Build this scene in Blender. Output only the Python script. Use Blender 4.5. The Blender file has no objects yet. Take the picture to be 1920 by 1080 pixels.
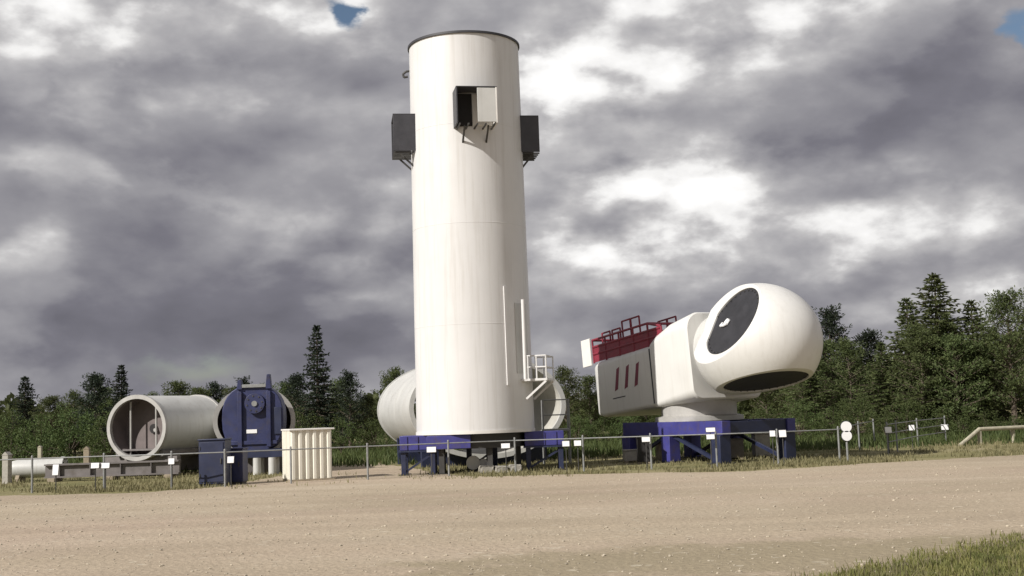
import bpy, bmesh, math, random
import numpy as np
from mathutils import Vector, Matrix, Euler
random.seed(7)
rng = np.random.default_rng(7)
S = bpy.context.scene
R = math.radians

# ------------------------------------------------------------------ camera
FPX, EYE, PITCH, ROLL = 2300.0, 1.65, R(5.9), R(2.0)
F_ = Vector((0, math.cos(PITCH), math.sin(PITCH)))
U0 = Vector((0, -math.sin(PITCH), math.cos(PITCH)))
R0 = Vector((1, 0, 0))
RT = math.cos(ROLL) * R0 - math.sin(ROLL) * U0
UP = math.sin(ROLL) * R0 + math.cos(ROLL) * U0
CAM = Vector((0, 0, EYE))
cd = bpy.data.cameras.new('camera')
cam = bpy.data.objects.new('camera', cd)
S.collection.objects.link(cam)
m = Matrix((RT, UP, -F_)).transposed().to_4x4()
m.translation = CAM
cam.matrix_world = m
cd.sensor_width = 36.0
cd.lens = 36.0 * FPX / 1920.0
cd.clip_start, cd.clip_end = 0.1, 3000
S.camera = cam

def ray(px, py):
    return F_ + RT * ((px - 960) / FPX) + UP * ((540 - py) / FPX)
def at(px, py, Y):
    d = ray(px, py); return CAM + d * (Y / d.y)
def gnd(px, py, z=0.0):
    d = ray(px, py); return CAM + d * ((z - EYE) / d.z)
def gx(px, Y, z=0.0):
    """point at depth Y and height z whose picture column is px"""
    lo, hi = 0, 1400
    for _ in range(40):
        mid = (lo + hi) / 2
        if at(px, mid, Y).z > z: lo = mid
        else: hi = mid
    p = at(px, lo, Y); p.z = z
    return p
def azel(px, py):
    d = ray(px, py).normalized()
    return math.atan2(d.x, d.y), math.asin(d.z)

# ------------------------------------------------------------------ light
SUN_AZ, SUN_EL = R(52), R(36)          # from the left, a little behind the camera
SV = Vector((-math.sin(SUN_AZ) * math.cos(SUN_EL), -math.cos(SUN_AZ) * math.cos(SUN_EL), math.sin(SUN_EL)))
sl = bpy.data.lights.new('sun', 'SUN'); sl.energy = 5.0; sl.angle = R(0.6); sl.color = (1.0, 0.955, 0.90)
so = bpy.data.objects.new('sun', sl); S.collection.objects.link(so)
so.rotation_euler = (-SV).to_track_quat('-Z', 'Y').to_euler()
so.location = SV * 60

vs = S.view_settings
vs.view_transform = 'Standard'; vs.look = 'None'; vs.exposure = 0.1; vs.gamma = 1.0
vs.use_curve_mapping = False

class NT:
    def __init__(s, tree): s.t = tree; s.n = tree.nodes; s.l = tree.links
    def new(s, typ, **kw):
        n = s.n.new(typ)
        for k, v in kw.items(): setattr(n, k, v)
        return n
    def put(s, sock, v):
        if isinstance(v, bpy.types.NodeSocket): s.l.new(v, sock)
        else: sock.default_value = v
    def math(s, op, a, b=0.0, c=None, clamp=False):
        n = s.new('ShaderNodeMath', operation=op, use_clamp=clamp)
        s.put(n.inputs[0], a); s.put(n.inputs[1], b)
        if c is not None: s.put(n.inputs[2], c)
        return n.outputs[0]
    def noise(s, vec, scale, detail=4, rough=0.55, dist=0.0, lac=2.0):
        n = s.new('ShaderNodeTexNoise'); s.put(n.inputs['Vector'], vec)
        n.inputs['Scale'].default_value = scale; n.inputs['Detail'].default_value = detail
        n.inputs['Roughness'].default_value = rough; n.inputs['Distortion'].default_value = dist
        n.inputs['Lacunarity'].default_value = lac
        return n
    def ramp(s, fac, stops, interp='LINEAR'):
        n = s.new('ShaderNodeValToRGB'); n.color_ramp.interpolation = interp
        cr = n.color_ramp
        while len(cr.elements) < len(stops): cr.elements.new(0.5)
        for e, (p, c) in zip(cr.elements, stops):
            e.position = p; e.color = (c[0], c[1], c[2], 1) if len(c) == 3 else c
        s.put(n.inputs[0], fac); return n.outputs[0]
    def mix(s, fac, a, b, blend='MIX'):
        n = s.new('ShaderNodeMix', data_type='RGBA', blend_type=blend)
        s.put(n.inputs[0], fac)
        for sock, v in ((n.inputs[6], a), (n.inputs[7], b)):
            if isinstance(v, tuple) and len(v) == 3: v = (*v, 1)
            s.put(sock, v)
        return n.outputs[2]
    def sep(s, v):
        n = s.new('ShaderNodeSeparateXYZ'); s.put(n.inputs[0], v); return n.outputs
    def comb(s, x, y, z):
        n = s.new('ShaderNodeCombineXYZ')
        s.put(n.inputs[0], x); s.put(n.inputs[1], y); s.put(n.inputs[2], z); return n.outputs[0]

# world: clear sky behind a broken layer of cumulus
W = bpy.data.worlds.new('World'); S.world = W; W.use_nodes = True
w = NT(W.node_tree); w.n.clear()
tc = w.new('ShaderNodeTexCoord').outputs['Generated']
sx, sy, sz = w.sep(tc)
AZ = w.math('ARCTAN2', sx, sy)
EL = w.math('ARCSINE', sz)
# noise field on the sphere, flattened vertically like distant cloud banks
def cloudvec(da, de):
    ca = R(1) 
    n = w.new('ShaderNodeVectorMath', operation='ADD'); w.put(n.inputs[0], tc)
    n.inputs[1].default_value = (da, 0.0, de)
    k = w.new('ShaderNodeVectorMath', operation='MULTIPLY'); w.put(k.inputs[0], n.outputs[0])
    k.inputs[1].default_value = (1.0, 1.0, 1.8)
    return k.outputs[0]
v0 = cloudvec(0, 0); v1 = cloudvec(-0.014, 0.020)
n0 = w.noise(v0, 4.6, 7, 0.46, 0.1).outputs['Fac']
n1 = w.noise(v1, 4.6, 7, 0.46, 0.1).outputs['Fac']
big = w.noise(v0, 3.0, 3, 0.5, 0.2).outputs['Fac']
wn = w.noise(v0, 10.0, 7, 0.55, 0.0).outputs['Color']
wr, wg, wb = w.sep(wn)
azw = w.math('ADD', AZ, w.math('MULTIPLY', w.math('SUBTRACT', wr, 0.5), 0.15))
elw = w.math('ADD', EL, w.math('MULTIPLY', w.math('SUBTRACT', wg, 0.5), 0.09))
def blob(px, py, rx, ry, amp):
    a, e = azel(px, py)
    da = w.math('DIVIDE', w.math('SUBTRACT', azw, a), rx / FPX)
    de = w.math('DIVIDE', w.math('SUBTRACT', elw, e), ry / FPX)
    q = w.math('ADD', w.math('MULTIPLY', da, da), w.math('MULTIPLY', de, de))
    return w.math('MULTIPLY', w.math('POWER', 2.718, w.math('MULTIPLY', q, -1.0)), amp)
def total(bl):
    acc = 0.0
    for b in bl: acc = w.math('ADD', blob(*b), acc)
    return acc
BR = [(1290, 390, 200, 110, .46), (1160, 420, 120, 70, .14), (1025, 150, 60, 55, .34), (1180, 150, 190, 90, .17), (1680, 460, 190, 60, .22),
      (1905, 535, 90, 40, .34), (1500, 60, 330, 70, .13), (1470, 235, 330, 62, -.15), (1800, 190, 170, 80, -.06), (1650, 330, 260, 40, -.07),
      (180, 70, 420, 110, .22), (560, 60, 130, 60, .10), (330, 150, 260, 35, -.15), (610, 230, 160, 60, .06),
      (300, 300, 420, 70, -.02), (360, 360, 160, 22, .16), (250, 580, 640, 130, -.19), (690, 525, 60, 18, .14), (1150, 560, 260, 45, -.14), (1000, 60, 250, 45, -.05),
      (690, 60, 60, 60, .16)]
edge = w.new('ShaderNodeMapRange', interpolation_type='SMOOTHSTEP')
bil = w.noise(v0, 9.0, 8, 0.5, 0.0).outputs['Fac']
w.put(edge.inputs[0], w.math('ADD', n0, w.math('MULTIPLY', w.math('ABSOLUTE', w.math('SUBTRACT', bil, .5)), .55))); edge.inputs[1].default_value = .50; edge.inputs[2].default_value = .60
shade = w.math('ADD', total(BR), 0.385)
shade = w.math('ADD', shade, w.math('MULTIPLY', edge.outputs[0], .10))
shade = w.math('ADD', shade, w.math('MULTIPLY', w.math('SUBTRACT', n0, n1), 1.25))
shade = w.math('ADD', shade, w.math('MULTIPLY', w.math('SUBTRACT', n0, 0.5), 0.18))
shade = w.math('ADD', shade, w.math('MULTIPLY', w.math('SUBTRACT', big, 0.5), 0.25))
puff = w.noise(v0, 19.0, 6, 0.5, 0.0).outputs['Fac']
puff1 = w.noise(v1, 19.0, 6, 0.5, 0.0).outputs['Fac']
lit = w.new('ShaderNodeMapRange', interpolation_type='SMOOTHSTEP'); w.put(lit.inputs[0], shade); lit.inputs[1].default_value = .38; lit.inputs[2].default_value = .75
pf = w.math('MULTIPLY', w.math('ADD', w.math('SUBTRACT', puff, puff1), w.math('MULTIPLY', w.math('SUBTRACT', puff, .5), .5)), .75)
shade = w.math('ADD', shade, w.math('MULTIPLY', pf, w.math('ADD', w.math('MULTIPLY', lit.outputs[0], .85), .08)))
ccol = w.ramp(shade, [(0.0, (.115, .113, .135)), (.22, (.18, .176, .205)), (.42, (.31, .304, .325)), (.62, (.51, .50, .505)), (.80, (.84, .83, .82)), (1.0, (1.0, .99, .98))])
GAPS = [(648, 25, 60, 62, .75), (1915, 60, 45, 70, .5), (10, 640, 130, 45, .20), (260, 690, 260, 30, .15), (1560, 430, 60, 30, .0)]
gap = w.math('ADD', total(GAPS), w.math('MULTIPLY', w.math('SUBTRACT', 0.36, n0), 1.2))
gmask = w.new('ShaderNodeMapRange', interpolation_type='SMOOTHSTEP')
w.put(gmask.inputs[0], gap); gmask.inputs[1].default_value = 0.10; gmask.inputs[2].default_value = 0.34
sky = w.new('ShaderNodeTexSky', sky_type='NISHITA', sun_disc=False, sun_elevation=SUN_EL, sun_rotation=math.atan2(SV.x, SV.y) % (2 * math.pi))
sky.air_density = 1.0; sky.dust_density = 1.0
b1 = w.new('ShaderNodeBackground'); b1.inputs[1].default_value = 0.07; w.put(b1.inputs[0], sky.outputs[0])
b2 = w.new('ShaderNodeBackground'); b2.inputs[1].default_value = 1.0; w.put(b2.inputs[0], ccol)
mx = w.new('ShaderNodeMixShader'); w.put(mx.inputs[0], gmask.outputs[0]); w.l.new(b2.outputs[0], mx.inputs[1]); w.l.new(b1.outputs[0], mx.inputs[2])
wo = w.new('ShaderNodeOutputWorld'); w.l.new(mx.outputs[0], wo.inputs[0])

# ------------------------------------------------------------------ materials
def mat(name, col, rough=0.6, metal=0.0, var=0.12, scale=3.0, dirt=None, dirt_amt=0.3, streak=False, bump=0.0, bscale=40.0, spec=0.5, objrand=0.0, coat=0.0):
    M = bpy.data.materials.new(name); M.use_nodes = True
    t = NT(M.node_tree); t.n.clear()
    o = t.new('ShaderNodeOutputMaterial'); p = t.new('ShaderNodeBsdfPrincipled'); t.l.new(p.outputs[0], o.inputs[0])
    co = t.new('ShaderNodeTexCoord').outputs['Object']
    f = t.noise(co, scale, 6, 0.6).outputs['Fac']
    c0 = tuple(max(0, x * (1 - var)) for x in col); c1 = tuple(min(.95, x * (1 + var)) for x in col)
    base = t.ramp(f, [(.3, c0), (.7, c1)])
    if dirt:
        vec = co
        if streak:
            k = t.new('ShaderNodeVectorMath', operation='MULTIPLY'); t.put(k.inputs[0], co); k.inputs[1].default_value = (5.0, 5.0, 0.22); vec = k.outputs[0]
        g = t.noise(vec, 1.3 if streak else scale * 1.7, 7, 0.65).outputs['Fac']
        mk = t.ramp(g, [(.5, (0, 0, 0)), (.78, (1, 1, 1))])
        base = t.mix(t.math('MULTIPLY', mk, dirt_amt), base, dirt)
    if objrand:
        oi = t.new('ShaderNodeObjectInfo').outputs['Random']
        hs = t.new('ShaderNodeHueSaturation'); t.put(hs.inputs['Color'], base)
        t.put(hs.inputs['Value'], t.math('ADD', t.math('MULTIPLY', oi, objrand * 2), 1 - objrand))
        base = hs.outputs[0]
    t.put(p.inputs['Base Color'], base)
    rr = t.math('ADD', t.math('MULTIPLY', t.math('SUBTRACT', f, .5), .35), rough, clamp=True); t.put(p.inputs['Roughness'], rr)
    p.inputs['Metallic'].default_value = metal; p.inputs['Specular IOR Level'].default_value = spec
    if bump:
        b = t.new('ShaderNodeBump'); b.inputs['Strength'].default_value = bump; b.inputs['Distance'].default_value = 0.02
        t.put(b.inputs['Height'], t.noise(co, bscale, 5, 0.6).outputs['Fac']); t.put(p.inputs['Normal'], b.outputs[0])
    return M
def leafmat(name, c0, c1, trans=0.25):
    M = bpy.data.materials.new(name); M.use_nodes = True
    t = NT(M.node_tree); t.n.clear()
    o = t.new('ShaderNodeOutputMaterial')
    co = t.new('ShaderNodeTexCoord').outputs['Object']
    f = t.noise(co, 2.6, 4, 0.7).outputs['Fac']
    base = t.ramp(f, [(.32, c0), (.68, c1)])
    oi = t.new('ShaderNodeObjectInfo').outputs['Random']
    hs = t.new('ShaderNodeHueSaturation'); t.put(hs.inputs['Color'], base)
    t.put(hs.inputs['Value'], t.math('ADD', t.math('MULTIPLY', oi, .5), .75)); t.put(hs.inputs['Hue'], t.math('ADD', t.math('MULTIPLY', oi, .03), .485))
    d = t.new('ShaderNodeBsdfPrincipled'); d.inputs['Roughness'].default_value = .65; d.inputs['Specular IOR Level'].default_value = .25
    t.put(d.inputs['Base Color'], hs.outputs[0])
    tr = t.new('ShaderNodeBsdfTranslucent'); t.put(tr.inputs[0], hs.outputs[0])
    mxx = t.new('ShaderNodeMixShader'); mxx.inputs[0].default_value = trans
    t.l.new(d.outputs[0], mxx.inputs[1]); t.l.new(tr.outputs[0], mxx.inputs[2]); t.l.new(mxx.outputs[0], o.inputs[0])
    return M
M = {}
M['white'] = mat('white_paint', (.66, .655, .645), .42, var=.03, scale=.9, dirt=(.40, .37, .32), dirt_amt=.42, streak=True)
M['shell'] = mat('shell_paint', (.66, .655, .63), .40, var=.04, scale=.8, dirt=(.42, .40, .35), dirt_amt=.28, streak=True)
M['offwhite'] = mat('off_white', (.72, .70, .66), .5, var=.05)
M['plaque'] = mat('plaque_white', (.82, .82, .82), .4, var=.03)
M['tubegrey'] = mat('tube_grey', (.50, .50, .48), .5, var=.07, scale=1.4, dirt=(.30, .28, .24), dirt_amt=.45, streak=True)
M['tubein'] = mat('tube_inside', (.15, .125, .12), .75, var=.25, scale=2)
M['tubeinlight'] = mat('tube_inside_light', (.45, .44, .40), .6, var=.12, scale=1.5, dirt=(.25, .22, .18), dirt_amt=.4)
M['rim'] = mat('flange_steel', (.42, .41, .39), .5, metal=.2, var=.1)
M['charcoal'] = mat('charcoal_steel', (.045, .045, .052), .55, var=.2)
M['dark'] = mat('dark_void', (.02, .018, .018), .8, var=.3)
M['plate'] = mat('root_cover', (.022, .022, .026), .6, var=.3, scale=2.0, bump=.2, bscale=14)
M['blue'] = mat('blue_paint', (.046, .046, .205), .5, var=.16, scale=2.5, dirt=(.085, .065, .06), dirt_amt=.7, bump=.15, bscale=25)
M['navy'] = mat('navy_paint', (.018, .024, .060), .5, var=.2, scale=2.5, dirt=(.04, .04, .05), dirt_amt=.5)
M['machine'] = mat('machine_blue', (.022, .028, .088), .5, var=.25, scale=2.2, dirt=(.05, .042, .042), dirt_amt=.7, bump=.15, bscale=25)
M['red'] = mat('red_paint', (.21, .022, .04), .5, var=.2, scale=3)
M['darkred'] = mat('dark_red_stripe', (.17, .03, .055), .5, var=.15)
M['cream'] = mat('cream_sheet', (.76, .735, .64), .5, var=.05, scale=2, dirt=(.45, .38, .26), dirt_amt=.35, streak=True)
M['galv'] = mat('galvanised', (.25, .255, .25), .6, metal=.2, var=.15, scale=9)
M['darksteel'] = mat('dark_steel', (.06, .058, .055), .6, metal=.2, var=.25)
M['concrete'] = mat('concrete', (.36, .34, .30), .85, var=.15, scale=6, dirt=(.2, .18, .14), dirt_amt=.5, bump=.3)
M['wood'] = mat('weathered_wood', (.30, .25, .18), .8, var=.22, scale=7, bump=.3)
M['palewood'] = mat('pale_wood', (.40, .37, .28), .8, var=.2, scale=6, bump=.3)
M['skid'] = mat('skid_grey', (.16, .145, .14), .7, var=.2, scale=3, dirt=(.09, .07, .05), dirt_amt=.6)
M['bark'] = mat('bark', (.10, .078, .058), .9, var=.3, scale=6, bump=.6, bscale=18)
M['pebble'] = mat('pebble', (.40, .35, .27), .85, var=.35, scale=.9)
M['needle'] = leafmat('dark_needles', (.018, .026, .018), (.045, .058, .034))
M['pine'] = leafmat('pine_needles', (.055, .076, .030), (.15, .18, .068), .42)
M['leaf'] = leafmat('bush_leaves', (.046, .070, .023), (.12, .152, .052), .38)
M['grass'] = leafmat('grass_blades', (.10, .115, .035), (.24, .22, .085), .3)
M['drygrass'] = leafmat('dry_grass', (.13, .125, .06), (.30, .26, .15), .3)

def ground_mat(name, stops, sc, fine, bump, patch=None, pamt=.5, dark_oval=None):
    Mt = bpy.data.materials.new(name); Mt.use_nodes = True
    t = NT(Mt.node_tree); t.n.clear()
    o = t.new('ShaderNodeOutputMaterial'); p = t.new('ShaderNodeBsdfPrincipled'); t.l.new(p.outputs[0], o.inputs[0])
    co = t.new('ShaderNodeTexCoord').outputs['Object']
    k = t.new('ShaderNodeVectorMath', operation='MULTIPLY'); t.put(k.inputs[0], co); k.inputs[1].default_value = (.45, 1, 1)
    f = t.noise(k.outputs[0], sc, 7, .6, .6).outputs['Fac']
    col = t.ramp(f, stops)
    if patch:
        g = t.noise(k.outputs[0], sc * .45, 4, .55, .8).outputs['Fac']
        col = t.mix(t.math('MULTIPLY', t.ramp(g, [(.48, (0, 0, 0)), (.66, (1, 1, 1))]), pamt), col, patch)
    if dark_oval:
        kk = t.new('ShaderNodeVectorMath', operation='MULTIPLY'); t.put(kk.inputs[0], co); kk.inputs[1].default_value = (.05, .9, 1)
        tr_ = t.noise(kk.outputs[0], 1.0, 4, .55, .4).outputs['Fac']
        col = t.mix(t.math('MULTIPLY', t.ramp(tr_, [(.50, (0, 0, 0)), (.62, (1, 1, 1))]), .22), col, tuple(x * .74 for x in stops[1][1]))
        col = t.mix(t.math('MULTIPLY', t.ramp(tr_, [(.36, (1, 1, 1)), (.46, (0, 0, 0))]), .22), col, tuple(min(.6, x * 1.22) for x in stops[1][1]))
        (cx_, cy_, rx_, ry_, sc_) = dark_oval
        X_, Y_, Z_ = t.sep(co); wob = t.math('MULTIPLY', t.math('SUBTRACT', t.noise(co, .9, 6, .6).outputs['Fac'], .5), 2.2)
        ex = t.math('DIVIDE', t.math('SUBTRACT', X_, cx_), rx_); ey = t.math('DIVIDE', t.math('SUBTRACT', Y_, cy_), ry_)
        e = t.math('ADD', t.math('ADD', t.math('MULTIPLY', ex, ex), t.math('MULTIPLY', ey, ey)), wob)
        col = t.mix(t.math('MULTIPLY', t.ramp(e, [(.35, (1, 1, 1)), (1.0, (0, 0, 0))], 'EASE'), .75), col, sc_)  # gravel colour goes darker inside an oval with a noise-broken edge
    h = t.noise(co, fine, 3, .7).outputs['Fac']
    v = t.new('ShaderNodeTexVoronoi'); v.inputs['Scale'].default_value = fine * .6; t.put(v.inputs['Vector'], co)
    col = t.mix(t.math('MULTIPLY', t.ramp(h, [(.35, (1, 1, 1)), (.55, (0, 0, 0))]), .5), col, tuple(x * .62 for x in stops[0][1]))
    col = t.mix(t.math('MULTIPLY', t.ramp(v.outputs['Color'], [(.86, (0, 0, 0)), (.93, (1, 1, 1))]), .35), col, (.62, .57, .46))
    t.put(p.inputs['Base Color'], col); p.inputs['Roughness'].default_value = .95; p.inputs['Specular IOR Level'].default_value = .15
    b = t.new('ShaderNodeBump'); b.inputs['Strength'].default_value = bump; b.inputs['Distance'].default_value = .03
    t.put(b.inputs['Height'], t.math('ADD', h, t.math('MULTIPLY', v.outputs['Distance'], .6))); t.put(p.inputs['Normal'], b.outputs[0])
    return Mt
M['gravel'] = ground_mat('gravel', [(.28, (.335, .275, .20)), (.52, (.425, .355, .262)), (.75, (.49, .42, .325))], .22, 16, .55, patch=(.43, .33, .265), pamt=.6, dark_oval=(gnd(1480, 1045).x, gnd(1480, 1045).y, 5.2, 1.9, (.27, .23, .15)))
M['soil'] = ground_mat('ground_soil', [(.3, (.13, .13, .055)), (.5, (.22, .20, .095)), (.72, (.34, .29, .18))], .35, 12, .6)
M['earth'] = ground_mat('packed_earth', [(.3, (.26, .215, .14)), (.5, (.32, .265, .18)), (.72, (.38, .32, .22))], .5, 14, .5)

# ------------------------------------------------------------------ mesh helpers
C = S.collection
class MB:
    def __init__(s): s.v = []; s.f = []; s.sm = []
    def add(s, verts, faces, smooth=False):
        o = len(s.v); s.v += [tuple(x) for x in verts]
        s.f += [tuple(i + o for i in f) for f in faces]; s.sm += [smooth] * len(faces); return s
    def box(s, c, size, rot=None):
        hx, hy, hz = (x / 2 for x in size); c = Vector(c)
        vv = [Vector((x, y, z)) for x in (-hx, hx) for y in (-hy, hy) for z in (-hz, hz)]
        if rot is not None:
            rm = rot if isinstance(rot, Matrix) else Euler(rot).to_matrix(); vv = [rm @ q for q in vv]
        return s.add([q + c for q in vv], [(0, 1, 3, 2), (4, 6, 7, 5), (0, 4, 5, 1), (2, 3, 7, 6), (0, 2, 6, 4), (1, 5, 7, 3)])
    def bb(s, x0, x1, y0, y1, z0, z1):
        return s.box(((x0 + x1) / 2, (y0 + y1) / 2, (z0 + z1) / 2), (x1 - x0, y1 - y0, z1 - z0))
    def bar(s, a, b, wd, ht, upv=(0, 0, 1)):
        a, b = Vector(a), Vector(b); d = (b - a); L = d.length; x = d / L; u = Vector(upv)
        if abs(x.dot(u)) > .98: u = Vector((1, 0, 0))
        y = u.cross(x).normalized(); z = x.cross(y)
        return s.box((a + b) / 2, (L, wd, ht), Matrix((x, y, z)).transposed())
    def tube(s, a, b, r0, r1=None, n=12, caps=True):
        r1 = r0 if r1 is None else r1; a, b = Vector(a), Vector(b); d = (b - a).normalized()
        u = Vector((0, 0, 1)) if abs(d.z) < .9 else Vector((1, 0, 0))
        y = u.cross(d).normalized(); z = d.cross(y)
        vv = [a + (y * math.cos(t) + z * math.sin(t)) * r0 for t in [2 * math.pi * i / n for i in range(n)]]
        vv += [b + (y * math.cos(t) + z * math.sin(t)) * r1 for t in [2 * math.pi * i / n for i in range(n)]]
        s.add(vv, [(i, (i + 1) % n, n + (i + 1) % n, n + i) for i in range(n)], True)
        if caps: s.add(vv, [tuple(range(n))[::-1], tuple(range(n, 2 * n))])
        return s
    def path(s, pts, r, n=8):
        for a, b in zip(pts, pts[1:]): s.tube(a, b, r, r, n)
        return s
    def lathe(s, prof, n=48, axis='z', sx=1.0, sz=1.0, closed=False, smooth=True):
        """prof: (radius, height) pairs; axis y puts height along +y with oval scale sx/sz"""
        vv = []
        for r, h in prof:
            for i in range(n):
                t = 2 * math.pi * i / n; c, q = math.cos(t), math.sin(t)
                if axis == 'z': vv.append((r * c * sx, r * q * sz, h))
                elif axis == 'y': vv.append((r * c * sx, h, r * q * sz))
                else: vv.append((h, r * c * sx, r * q * sz))
        k = len(prof); ff = []
        for j in range(k if closed else k - 1):
            a, b = j * n, ((j + 1) % k) * n
            ff += [(a + i, a + (i + 1) % n, b + (i + 1) % n, b + i) for i in range(n)]
        return s.add(vv, ff, smooth)
    def prism(s, poly, z0, z1, plane='xz'):
        n = len(poly)
        f = {'xz': lambda p, t: (p[0], t, p[1]), 'xy': lambda p, t: (p[0], p[1], t), 'yz': lambda p, t: (t, p[0], p[1])}[plane]
        vv = [f(p, z0) for p in poly] + [f(p, z1) for p in poly]
        return s.add(vv, [tuple(range(n)), tuple(range(n, 2 * n))[::-1]] + [(i, n + i, n + (i + 1) % n, (i + 1) % n) for i in range(n)])
    def build(s, name, material, parent=None, bevel=0.0, fix=True):
        me = bpy.data.meshes.new(name); me.from_pydata(s.v, [], s.f)
        me.polygons.foreach_set('use_smooth', s.sm); me.materials.append(M[material] if isinstance(material, str) else material)
        if fix:
            bm = bmesh.new(); bm.from_mesh(me); bmesh.ops.remove_doubles(bm, verts=bm.verts, dist=1e-5)
            bmesh.ops.recalc_face_normals(bm, faces=bm.faces); bm.to_mesh(me); bm.free()
        me.update()
        o = bpy.data.objects.new(name, me); C.objects.link(o); o.parent = parent
        if bevel:
            b = o.modifiers.new('bevel', 'BEVEL'); b.width = bevel; b.segments = 2; b.limit_method = 'ANGLE'; b.angle_limit = R(40); b.harden_normals = False
        try:
            me.set_sharp_from_angle(angle=R(35))
        except Exception: pass
        return o
def tag(o, label, cat, group=None, kind=None):
    if label: o['label'] = label
    if cat: o['category'] = cat
    if group: o['group'] = group
    if kind: o['kind'] = kind
    return o
def thing(name, loc, label, cat, group=None, rz=0.0, rot=None):
    o = bpy.data.objects.new(name, None); C.objects.link(o); o.location = loc; o.empty_display_size = .2
    o.rotation_euler = rot if rot is not None else (0, 0, rz)
    return tag(o, label, cat, group)
def copy_tree(o, parent=None):
    c = o.copy(); C.objects.link(c); c.parent = parent
    for ch in o.children: copy_tree(ch, c)
    return c
def struct(o): o['kind'] = 'structure'; return o

# ------------------------------------------------------------------ ground
def sheet(name, pts, z, material, kind='structure'):
    me = bpy.data.meshes.new(name); me.from_pydata([(p[0], p[1], z) for p in pts], [], [tuple(range(len(pts)))])
    me.materials.append(M[material]); o = bpy.data.objects.new(name, me); C.objects.link(o); o['kind'] = kind; return o
def ragged(pts, step, amp):
    out = []
    for a, b in zip(pts, pts[1:]):
        a, b = Vector(a[:2]), Vector(b[:2]); n = max(1, int((b - a).length / step)); nn = Vector((-(b - a).y, (b - a).x)).normalized()
        for i in range(n): out.append(a.lerp(b, i / n) + nn * random.uniform(-amp, amp))
    out.append(Vector(pts[-1][:2])); return out
sheet('ground', [(-600, -300), (600, -300), (600, 1200), (-600, 1200)], 0.0, 'soil')
far_edge = [gnd(x, y) for x, y in ((-420, 945), (0, 930), (250, 925), (420, 912), (520, 893), (600, 876), (700, 868), (760, 876), (830, 889), (900, 894), (1150, 888), (1400, 884), (1600, 871), (1920, 853), (2300, 838))]
gravel_poly = ragged(far_edge, .45, .16) + [Vector((60, 20)), Vector((60, -40)), Vector((-60, -40)), Vector((-60, 24))]
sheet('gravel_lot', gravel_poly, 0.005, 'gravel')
verge = [gnd(x, y) for x, y in ((1440, 1125), (1570, 1088), (1680, 1066), (1780, 1046), (1930, 1016), (2250, 970))]
verge_poly = ragged(verge, .2, .09) + [gnd(2300, 1400), gnd(1200, 1400)]
sheet('grass_verge', verge_poly, 0.013, 'soil')

def inpoly(x, y, poly):
    c = False; j = len(poly) - 1
    for i in range(len(poly)):
        xi, yi, xj, yj = poly[i][0], poly[i][1], poly[j][0], poly[j][1]
        if (yi > y) != (yj > y) and x < (xj - xi) * (y - yi) / (yj - yi) + xi: c = not c
        j = i
    return c
def blades(name, spots, hmin, hmax, material, label, per=5, spread=.08, wd=.010):
    vv, ff = [], []
    for (x, y, z) in spots:
        hs = random.uniform(.6, 1.3)
        for _ in range(per):
            a = random.uniform(0, 6.28); bx, by = x + random.gauss(0, spread), y + random.gauss(0, spread)
            h = random.uniform(hmin, hmax) * hs; ln = random.uniform(.1, .6) * h; la = random.uniform(0, 6.28)
            dx, dy = math.cos(a) * wd, math.sin(a) * wd; o = len(vv)
            mxx, myy = bx + math.cos(la) * ln * .35, by + math.sin(la) * ln * .35
            vv += [(bx - dx, by - dy, z), (bx + dx, by + dy, z), (mxx + dx * .7, myy + dy * .7, z + h * .6), (mxx - dx * .7, myy - dy * .7, z + h * .6), (bx + math.cos(la) * ln, by + math.sin(la) * ln, z + h)]
            ff += [(o, o + 1, o + 2, o + 3), (o + 3, o + 2, o + 4)]
    me = bpy.data.meshes.new(name); me.from_pydata(vv, [], ff); me.materials.append(M[material])
    o = bpy.data.objects.new(name, me); C.objects.link(o)
    return tag(o, label, 'grass', kind='stuff')

# loose stones on the gravel
def pebbles():
    base = bmesh.new(); bmesh.ops.create_icosphere(base, subdivisions=1, radius=1); bv = np.array([v.co[:] for v in base.verts]); bf = np.array([[v.index for v in f.verts] for f in base.faces]); base.free()
    V, Fc = [], []; n = 0
    while n < 4200:
        t = random.random(); Y = 11 + 20 * t ** 1.3
        x = random.uniform(-.46, .46) * Y
        if not inpoly(x, Y, gravel_poly): continue
        r = random.choice((.005, .006, .007, .008, .010, .016)) * random.uniform(.7, 1.3) * (1 + .02 * (Y - 11))
        q = bv * (1 + rng.uniform(-.25, .25, bv.shape)) * np.array([r * random.uniform(.8, 1.5), r * random.uniform(.8, 1.5), r * .65])
        a = random.uniform(0, 6.28); ca, sa = math.cos(a), math.sin(a)
        q = np.stack([q[:, 0] * ca - q[:, 1] * sa + x, q[:, 0] * sa + q[:, 1] * ca + Y, q[:, 2] + .006 + r * .25], 1)
        V.append(q); Fc.append(bf + n * len(bv)); n += 1
    V = np.concatenate(V); Fc = np.concatenate(Fc)
    me = bpy.data.meshes.new('pebbles'); me.from_pydata(V.tolist(), [], Fc.tolist()); me.materials.append(M['pebble'])
    o = bpy.data.objects.new('pebbles', me); C.objects.link(o); tag(o, 'loose pale stones strewn over the gravel lot', 'gravel', kind='stuff')
pebbles()
sp = []
while len(sp) < 3800:
    x, y = random.uniform(2.2, 12), random.uniform(9.5, 19)
    if inpoly(x, y, verge_poly) and math.sin(x * 3.1 + math.sin(y * 2.3)) + math.sin(y * 4.3 + x) > random.uniform(-2.2, .6): sp.append((x, y, .013))
for _ in range(260):
    px = random.uniform(1300, 1930); p = gnd(px, np.interp(px, [1440, 1570, 1680, 1780, 1930], [1125, 1088, 1066, 1046, 1016]) - abs(random.gauss(0, 9)))
    sp.append((p.x, p.y, .008))
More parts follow.
